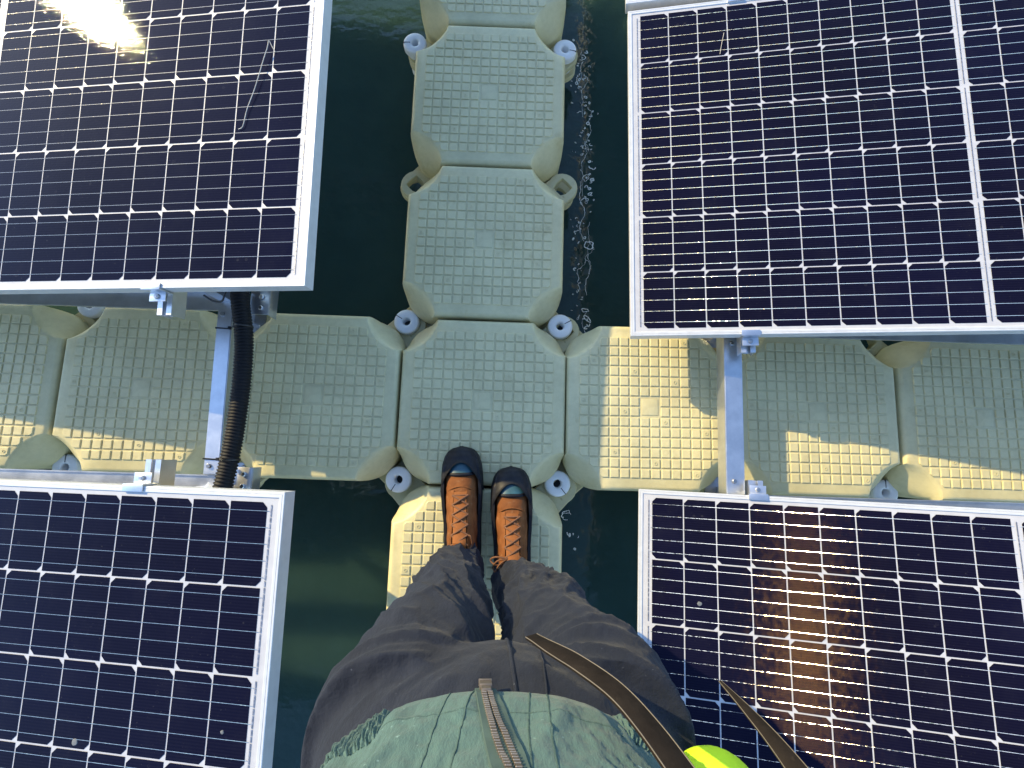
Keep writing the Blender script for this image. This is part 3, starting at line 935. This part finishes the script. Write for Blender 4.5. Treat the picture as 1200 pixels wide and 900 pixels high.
def trousers():
    bm = bmesh.new()
    loft(bm, stack(LEGL, 26)); loft(bm, stack(LEGR, 26)); loft(bm, stack(PEL, 12))
    bmesh.ops.recalc_face_normals(bm, faces=bm.faces)
    def mods(o):
        m = o.modifiers.new('r', 'REMESH'); m.mode = 'VOXEL'; m.voxel_size = .0052; m.adaptivity = 0
        m = o.modifiers.new('s', 'SMOOTH'); m.factor = .5; m.iterations = 7
    nb = eval_mesh(bm, mods, 'trouser_tmp')
    nb.normal_update()
    hub = Vector((BX, -.39, .80))
    for x in nb.verts:
        p = x.co.copy(); n = x.normal
        left = p.x < BX if p.z < .78 else None
        d = 0
        # creases radiating from the crotch
        q = p-hub; ang = math.atan2(q.z, q.x); rr = math.hypot(q.x, q.z)
        wv = noise.noise(Vector((ang*2.6, rr*3.0, p.y*1.2)))
        wv = .7*(1-abs(wv)*2.6)+.9*ridge(wv, 6)-.25
        amt = max(0, min(1, (rr-.03)/.08))*max(0, 1-rr/.42)
        d += .012*amt*max(-.4, wv)+.006*amt*ridge(noise.noise(Vector((ang*5.5, rr*4.0+2, 7))), 5)
        # diagonal drag lines round the legs, tighter at knee and ankle
        ax = LEGL if p.x < BX else LEGR
        cx, cy, rx, ry = lerp_table(ax, p.z)
        th = math.atan2((p.y-cy)/ry, (p.x-cx)/rx)
        sgn = 1 if p.x < BX else -1
        f1 = noise.noise(Vector((math.cos(th)*1.2+3*sgn, math.sin(th)*1.2, p.z*7+sgn*th*.9)))
        f2 = noise.noise(Vector((math.cos(th)*1.7, math.sin(th)*1.7+5*sgn, p.z*17+sgn*th*1.6)))
        legw = max(0, min(1, (.86-p.z)/.12))
        d += legw*(.009*(1-abs(f1)*2.4)+.009*ridge(f1, 6)+.010*ridge(f2, 5)-.004+.003*ridge(noise.noise(Vector((math.cos(th)*2.2, math.sin(th)*2.2+9*sgn, p.z*30+sgn*th*3.0))), 5))*(.55+.9*max(0, 1-abs(p.z-.45)/.25)+.7*max(0, 1-(p.z-.08)/.16))
        d += .004*noise.noise(p*9)+.0022*(1-2*abs(noise.noise(p*24)))+.0010*noise.noise(p*60)
        # turned hem at the ankle
        if p.z < .125: d += .004*math.exp(-((p.z-.098)/.016)**2)-.003*math.exp(-((p.z-.122)/.006)**2)
        x.co = p+n*(d*.72-.004)
    for _ in range(2):
        bmesh.ops.smooth_vert(nb, verts=nb.verts, factor=.35, use_axis_x=True, use_axis_y=True, use_axis_z=True)
    return nb
tb = trousers()
tb.normal_update()
trouser_bvh = BVHTree.FromBMesh(tb)
tro = obj('trousers', tb, M['trouser'], person, angle=85)
def front_hit(x, z, lift=.002, bvh=None):
    h = (bvh or trouser_bvh).ray_cast(Vector((x, .2, z)), Vector((0, -1, 0)))
    if h[0] is None: return Vector((x, -.42, z))
    return h[0]+h[1]*lift
# fly seam and stitched seams
bm = bmesh.new()
pts = [front_hit(BX+.004+.012*((z-.80)/.18), z, .0012) for z in [.79+.2*k/24 for k in range(25)]]
tube(bm, pts, .0022, 6, flat=.8)
obj('fly_seam', bm, M['trouser'], tro); bm = bmesh.new()
pts = [front_hit(BX+.045-.03*max(0, (.86-z)/.06)**2, z, .0008) for z in [.82+.17*k/20 for k in range(21)]]
tube(bm, pts, .0010, 5)
obj('seam', bm, M['trouser'], tro)

# --- jacket: a lofted shell with folds, hem band, ribbed side panels
JT = [(.952, -.532, .172, .130), (.965, -.532, .180, .139), (.99, -.532, .181, .142), (1.02, -.534, .1815, .144), (1.06, -.538, .185, .150), (1.12, -.543, .196, .157), (1.20, -.545, .210, .150), (1.30, -.550, .205, .142), (1.38, -.545, .182, .118), (1.43, -.538, .110, .085), (1.455, -.530, .068, .072), (1.49, -.522, .066, .070)]
def jac(th, z, lift=0.0):
    cy, rx, ry = lerp_table(JT, z)
    c, s_ = math.cos(th), math.sin(th); e = 2/2.3
    x = rx*math.copysign(abs(c)**e, c); y = ry*math.copysign(abs(s_)**e, s_)
    n = Vector((x/rx**2, y/ry**2, 0)).normalized()
    p = Vector((BX+x, cy+y, z))
    side = abs(th-PI/2)
    d = 0
    # front pleats pulled towards the zip and the hem
    q = Vector((th*2.4, z*9+1.1*math.sin(th*2), 1.7))
    d += .010*(1-abs(noise.noise(q))*2.6)
    q2 = Vector((th*5.5+z*7, z*22-abs(th-PI/2)*6, 4.2))
    d += .0030*(1-abs(noise.noise(q2))*2.6)+.0035*max(0, 1-abs(noise.noise(q2*.6))*5)
    d += .0022*(1-2*abs(noise.noise(Vector((th*14, z*60, 2)))))
    fade = max(.18, min(1, (z-.955)/.06))
    d *= fade
    zc = PI/2-.10*(z-.96)/.14*0-.0
    d *= (.25+.75*min(1, abs(th-PI/2)/.16))*.62
    # gathered hem: soft puckers
    d += .0016*math.sin(th*34+2*noise.noise(Vector((th*3, 0, 0))))*max(0, 1-abs(z-1.005)/.035)
    return p+n*(d+lift)
RIB0, RIB1 = .60, 1.16                       # angle range (from the zip) of the knitted hem inserts
def is_rib(th, z):
    a = abs(th-PI/2)
    if a > PI: a = 2*PI-a
    return RIB0 < a < RIB1 and z < 1.012
def jacket():
    bm = bmesh.new(); n = 420
    zs = [.952+.004*k for k in range(45)] + [1.14+.012*k for k in range(int((1.49-1.14)/.012)+1)]
    rings = []
    for z in zs:
        rings.append([jac(2*PI*k/n, z) for k in range(n)])
    rings.insert(0, [jac(2*PI*k/n, .954, -.006) for k in range(n)])
    loft(bm, rings, False, False)
    return bm
jb = jacket(); jb.normal_update(); jac_bvh = BVHTree.FromBMesh(jb)
ja = obj('jacket', jb, M['jacket'], person, angle=85)
for sg in (-1, 1):                            # knitted inserts: vertical ribs
    bm = bmesh.new()
    a0, a1 = PI/2+sg*RIB0, PI/2+sg*RIB1
    N = 220; rings = []
    for iz, (z, l0) in enumerate([(.953, -.004)]+[(.954+.004*k, .0025) for k in range(15)]+[(1.014, -.002)]):
        row = []
        for k in range(N+1):
            th = a0+(a1-a0)*k/N
            rib = .0019*math.cos(2*PI*k/10)+.0010*math.sin(k*.9+iz*1.3)
            ed = min(1, min(k, N-k)/4)
            row.append(jac(th, z, (l0+rib+.001)*ed-.003*(1-ed)))
        rings.append(row)
    loft(bm, rings, False, False, closed=False)
    obj('ribbed_hem', bm, M['rib'], ja, angle=85)
# hem stitch lines, pocket welts and placket edges
bm = bmesh.new()
for z in (1.018,):
    tube(bm, [jac(PI/2-.56+1.12*k/80, z, -.0002) for k in range(81)], .0008, 5)
for off in (-.115, .115, -.20, .235):
    tube(bm, [jac(PI/2+off+.04*math.sin((z-.95)*9), z, -.0001) for z in [.953+.004*k for k in range(50)]], .0009, 5)
obj('seam', bm, M['seam'], ja)
# zipper: tape, two rows of teeth, bottom box
zx = lambda z: PI/2+.075-(z-.955)*.62
zp = bpy.data.objects.new('zipper', None)
bm = bmesh.new(); rings = []
for k in range(60):
    z = .954+.0035*k
    rings.append([jac(zx(z)+o_, z, l_) for o_, l_ in ((-.048, .0005), (-.045, .0026), (-.02, .0030), (.02, .0030), (.045, .0026), (.048, .0005))])
loft(bm, rings, False, False, closed=False)
zt = obj('zipper', bm, M['ziptape'], ja, angle=60)
bm = bmesh.new()
k = 0; z = .985
while z < 1.20:
    for sg in (-1, 1):
        zz = z+(0 if sg < 0 else .0021)
        c = jac(zx(zz)+sg*.0125, zz, .0046); c2 = jac(zx(zz)+sg*.0125, zz+.002, .0046)
        u = (c2-c).normalized(); n_ = Vector((0, 1, 0)); r_ = u.cross(n_).normalized(); n_ = r_.cross(u)
        T = Matrix((r_, u, n_)).transposed().to_4x4(); T.translation = c
        box(bm, -.0026, .0026, -.0013, .0013, -.0016, .0016, .0005, T, 1)
    z += .0042
obj('teeth', bm, M['zip'], zt, smooth=True, angle=30)
bm = bmesh.new()
c = jac(zx(.970), .964, .0058); c2 = jac(zx(.975), .973, .0058); u = (c2-c).normalized(); r_ = u.cross(Vector((0, 1, 0))).normalized(); n_ = r_.cross(u)
T = Matrix((r_, u, n_)).transposed().to_4x4(); T.translation = c
box(bm, -.0062, .0062, -.008, .008, -.003, .003, .001, T); box(bm, -.0048, .0048, .0085, .022, -.0022, .0022, .0008, T); box(bm, -.0066, .0066, -.0115, -.0085, -.0034, .0034, .0008, T)
obj('box_pin', bm, M['zip'], zt, angle=30)
# sleeves
def sleeve(pts, rad):
    bm = bmesh.new(); P = catmull(pts, 12); rr = []
    for i in range(len(P)):
        f = i/(len(P)-1)*(len(rad)-1); a = int(min(f, len(rad)-2)); rr.append(rad[a]+(rad[a+1]-rad[a])*(f-a))
    tube(bm, P, rr, 32)
    bm.normal_update()
    for x in bm.verts: x.co += x.normal*(.006*(1-2.4*abs(noise.noise(Vector((x.co.x*8, x.co.y*8, x.co.z*18)))))+.002*noise.noise(x.co*40))
    obj('sleeve', bm, M['jacket'], ja, angle=80)
sleeve([(BX-.13, -.545, 1.385), (BX-.18, -.56, 1.35), (BX-.215, -.585, 1.25), (BX-.24, -.565, 1.14), (BX-.20, -.50, 1.20), (BX-.17, -.45, 1.28), (BX-.13, -.375, 1.39)], [.075, .078, .066, .060, .056, .050, .042])
sleeve([(BX+.13, -.545, 1.385), (BX+.18, -.56, 1.35), (BX+.235, -.595, 1.25), (BX+.265, -.63, 1.13), (BX+.26, -.60, 1.06), (BX+.255, -.575, 1.02)], [.075, .078, .066, .058, .050, .044])
# glove on the hanging hand: ribbed knit, fist with four curled fingers and a thumb
def glove():
    bm = bmesh.new()
    c = Vector((.306, -.512, .925))
    bmesh.ops.create_uvsphere(bm, u_segments=96, v_segments=48, radius=1)
    for x in bm.verts:
        p = x.co.copy()
        r = Vector((p.x*.050, p.y*.050, p.z*.046))
        rib = math.cos(44*math.atan2(p.z+.6, p.x-.5))
        r *= 1+.010*rib
        x.co = c+Matrix.Rotation(R(-20), 3, 'Z') @ r
    for k in range(4):
        y0 = -.035+.022*k
        b = c+Vector((-.018+.012*k, -.034+.004*k, -.035))
        tube(bm, catmull([b+Vector((.0, .012, .0)), b+Vector((-.004, .024, -.018)), b+Vector((-.004, .012, -.040)), b+Vector((0, -.010, -.044))], 6), [.0125]*19, 12)
    tube(bm, catmull([c+Vector((-.025, -.03, -.02)), c+Vector((-.03, -.022, -.045)), c+Vector((-.02, -.015, -.06))], 6), [.013]*13, 12)
    tube(bm, [c+Vector((0, -.03, .01)), c+Vector((.02, -.075, .06))], [.030, .034], 24)
    obj('glove', bm, M['glove'], person, angle=80)
glove()

# --- boots
UP = [(0, .004, .060), (.004, .020, .085), (.012, .030, .105), (.03, .038, .135), (.06, .041, .150), (.09, .042, .150), (.12, .043, .134), (.15, .045, .114), (.18, .047, .098), (.21, .049, .085), (.24, .049, .074), (.265, .045, .064), (.285, .036, .054), (.296, .022, .046), (.301, .006, .040)]
def sect(y, w_, h, z0, n=28, e=2.6, sink=0):
    out = []
    for k in range(n+1):
        a = PI*k/n; c, s_ = math.cos(a), math.sin(a)
        out.append(Vector((w_*math.copysign(abs(c)**(2/e), c), y, z0+(h-z0)*abs(s_)**(2/e))))
    return out
def boot(toe, heel, label, seed):
    toe, heel = Vector((*toe, 0)), Vector((*heel, 0))
    d = (toe-heel); ang = math.atan2(d.y, d.x)-PI/2
    Mw = Matrix.Translation((heel.x, heel.y, .0044)) @ Matrix.Rotation(ang, 4, 'Z') @ Matrix.Diagonal((1, d.length/.3125, 1, 1))
    bm = bmesh.new()
    ys = [i*.301/60 for i in range(61)]
    rings = []
    for y in ys:
        w_, h = lerp_table(UP, y); rings.append([p for p in sect(y, w_, h, .012)])
    loft(bm, rings, True, True, closed=True)
    bm.normal_update()
    for x in bm.verts:
        p = x.co
        if p.z > .03: x.co += x.normal*(.0022*(1-2.4*abs(noise.noise(Vector((p.x*25+seed, p.y*40, p.z*20)))))*(1 if p.y < .22 else .4))
    b = part('boot', bm, M['boot'], person, Mw, angle=80); b['label'] = label
    # stitched instep panel edges
    def top(y, x): 
        w_, h = lerp_table(UP, y); c = min(.999, abs(x)/w_)
        return Vector((x, y, .012+(h-.012)*(1-c**2.6)**(1/2.6)))
    for sg in (-1, 1):                               # eyestay edges
        bm = bmesh.new()
        rows = []
        for k in range(15):
            y = .070+.135*k/14; xi = .016+.004*(1-k/14)
            rows.append([top(y, sg*(xi+dx))+Vector((0, 0, lf_)) for dx, lf_ in ((0, .0), (.0015, .0042), (.012, .0046), (.0155, .0035), (.017, -.001))])
        loft(bm, rows, False, False, closed=False); obj('eyestay', bm, M['boot'], b)
    bm = bmesh.new(); rows = []
    for k in range(13):                              # curved toe-side seam across the vamp
        x = -.034+.068*k/12; y = .214-.010*(x/.034)**2
        rows.append(top(y, x)+Vector((0, 0, .001)))
    tube(bm, rows, .0016, 6)
    obj('vamp_seam', bm, M['boot'], b)
    # tongue
    bm = bmesh.new(); rows = []
    for k in range(16):
        y = .050+.152*k/15
        rows.append([top(y, x)+Vector((0, 0, .0025+.0022*math.sin(k*1.9+x*60+seed)+.002)) for x in (-.017, -.010, 0, .010, .017)])
    loft(bm, rows, False, False, closed=False); obj('tongue', bm, M['tongue'], b)
    # laces
    bm = bmesh.new()
    n = 6
    E_ = lambda i, sg: top(.194-.022*i, sg*.0215)+Vector((0, 0, .0062))
    for i in range(n):
        for sg in (-1, 1):
            if i < n-1:
                a_, b_ = E_(i, sg), E_(i+1, -sg)
                m_ = (a_+b_)/2+Vector((0, 0, .0078 if sg > 0 else .0050))
                tube(bm, catmull([a_, m_, b_], 5), .0025, 7)
        if i == 0: tube(bm, catmull([E_(0, -1), (E_(0, -1)+E_(0, 1))/2+Vector((0, 0, .004)), E_(0, 1)], 5), .0020, 7)
    if seed > 1:                                     # the untidy bow of one boot
        s0 = E_(4, -1)
        for dx, dy, h in ((-.030, -.022, .0), (-.036, -.004, .004), (-.026, -.044, .0)):
            tube(bm, catmull([s0+Vector((.008, 0, .004)), s0+Vector((dx*.6, dy*.5+.006, .006)), s0+Vector((dx, dy, -.012+h)), s0+Vector((dx*.7, dy-.010, -.004)), s0+Vector((-.002, -.012, .003))], 6), .0020, 7)
    else:
        s0 = E_(4, 1)
        tube(bm, catmull([s0, s0+Vector((.008, -.004, .002)), s0+Vector((.010, -.022, -.004)), s0+Vector((.002, -.034, .0))], 6), .0020, 7)
    obj('lace', bm, M['lace'], b)
    # black rubber overshoe: sole tray with side walls and a shell over the toes
    bm = bmesh.new()
    OV = [(-.006, .006, .040), (0, .026, .046), (.012, .040, .050), (.03, .048, .052), (.06, .051, .052), (.12, .052, .054), (.17, .056, .062), (.20, .058, .064), (.23, .0565, .064), (.26, .052, .060), (.285, .046, .050), (.300, .035, .044), (.306, .022, .038), (.309, .004, .034)]
    rings = []
    for i in range(64):
        y = -.006+.3195*i/63
        w_, h = lerp_table(OV, y)
        inn = max(.001, w_-.0065)
        rings.append([Vector((-w_*.86, y, 0)), Vector((-w_*.97, y, .006)), Vector((-w_, y, .02)), Vector((-w_*.985, y, h-.006)), Vector((-w_*.95, y, h)), Vector((-inn*.93, y, h+.001)), Vector((-inn*.9, y, h-.012)), Vector((-inn*.88, y, .012)),
                      Vector((inn*.88, y, .012)), Vector((inn*.9, y, h-.012)), Vector((inn*.93, y, h+.001)), Vector((w_*.95, y, h)), Vector((w_*.985, y, h-.006)), Vector((w_, y, .02)), Vector((w_*.97, y, .006)), Vector((w_*.86, y, 0))])
    loft(bm, rings, True, True)
    obj('overshoe_sole', bm, M['rubber'], b, angle=60); bm = bmesh.new()
    # shell over the toes, its rear edge cut in an arc
    N = 28; rows = []
    SH = [(.19, .0585, .092), (.215, .0600, .090), (.24, .0592, .083), (.265, .057, .074), (.285, .051, .064), (.300, .041, .054), (.3085, .027, .046), (.3125, .006, .036)]
    for i in range(22):
        row = []
        for k in range(N+1):
            a = PI*k/N; c, s_ = math.cos(a), math.sin(a)
            yr = .272-.075*abs(c)**1.6                # rear edge
            y = yr+(.3125-yr)*(i/21)**.9
            w_, h = lerp_table(SH, y)
            lip = .0030*math.exp(-(i/1.2)**2)
            row.append(Vector(((w_+lip)*math.copysign(abs(c)**(2/2.5), c), y, .012+(h+lip-.012)*abs(s_)**(2/2.5))))
        rows.append(row)
    loft(bm, rows, False, False, closed=False)
    obj('overshoe_toe', bm, M['rubber'], b, angle=60); bm = bmesh.new()
    # strap across the vamp behind the toe window
    pts = []
    for k in range(21):
        x = -.040+.080*k/20
        pts.append(top(.246-.004*math.cos(x/.044*1.5), x*.98)+Vector((0, 0, .0035)))
    tube(bm, pts, [.0040]*21, 8, flat=.6)
    ov = obj('overshoe_band', bm, M['rubber'], b, angle=60)
    # teal window under the arc of the shell
    bm = bmesh.new(); rows = []
    for i in range(9):
        row = []
        for k in range(15):
            x = -.037+.074*k/14
            ya = .247; yb = .249+.032*math.sqrt(max(0, 1-(x/.0385)**2))
            row.append(top(ya+(yb-ya)*i/8, x)+Vector((0, 0, .0045)))
        rows.append(row)
    loft(bm, rows, False, False, closed=False); obj('toe_window', bm, M['teal'], b)
    return b
boot((-.046, -.137), (-.026, -.485), 'left boot in the picture, set a little further forward', 0.3)
boot((.097, -.190), (.112, -.538), 'right boot in the picture, with an untidy lace hanging on its left side', 2.7)

# ------------------------------------------------------------------ straps
def strap(name, pts, widths, normals, label, mat='leather', th=.0016):
    bm = bmesh.new(); P = catmull(pts, 14); n = len(P)
    rings = []; eL = []; eR = []
    for i, p in enumerate(P):
        f = i/(n-1)*(len(widths)-1); a = int(min(f, len(widths)-2)); w_ = widths[a]+(widths[a+1]-widths[a])*(f-a)
        nn = Vector(normals[a]).lerp(Vector(normals[a+1]), f-a)
        t_ = (P[min(i+1, n-1)]-P[max(i-1, 0)]).normalized()
        nn = (nn-t_*nn.dot(t_)).normalized(); s_ = t_.cross(nn)
        rings.append([p+s_*w_/2+nn*th*.4, p+s_*w_*.42+nn*th, p-s_*w_*.42+nn*th, p-s_*w_/2+nn*th*.4, p-s_*w_/2-nn*th, p+s_*w_/2-nn*th])
        eL.append(p+s_*w_*.485+nn*th*.7); eR.append(p-s_*w_*.485+nn*th*.7)
    loft(bm, rings)
    o = obj(name, bm, M[mat], angle=50); tag(o, label, 'strap')
    bm = bmesh.new()
    tube(bm, eL, .0005, 5); obj('stitching', bm, M['thread'], o)
    bm = bmesh.new(); tube(bm, eR, .0005, 5); obj('stitching', bm, M['thread'], o)
    return o
strap('leather_strap', [(.112, -.352, .93), (.128, -.350, .965), (.152, -.352, 1.00), (.178, -.358, 1.04), (.196, -.368, 1.08), (.215, -.385, 1.13)], [.014, .018, .021, .024], [(.1, .85, .5), (.1, .8, .6), (.2, .8, .6), (.2, .9, .4)], 'worn brown leather strap hanging slantwise over the front of the teal jacket')
strap('leather_strap', [(.350, -.428, .84), (.354, -.432, .90), (.357, -.438, .96), (.360, -.450, 1.02), (.364, -.47, 1.09)], [.003, .013, .020, .025], [(-.1, .6, .7), (-.1, .6, .7), (-.2, .6, .7), (-.2, .6, .7)], 'dark leather strap end standing free beside the yellow-green glove')
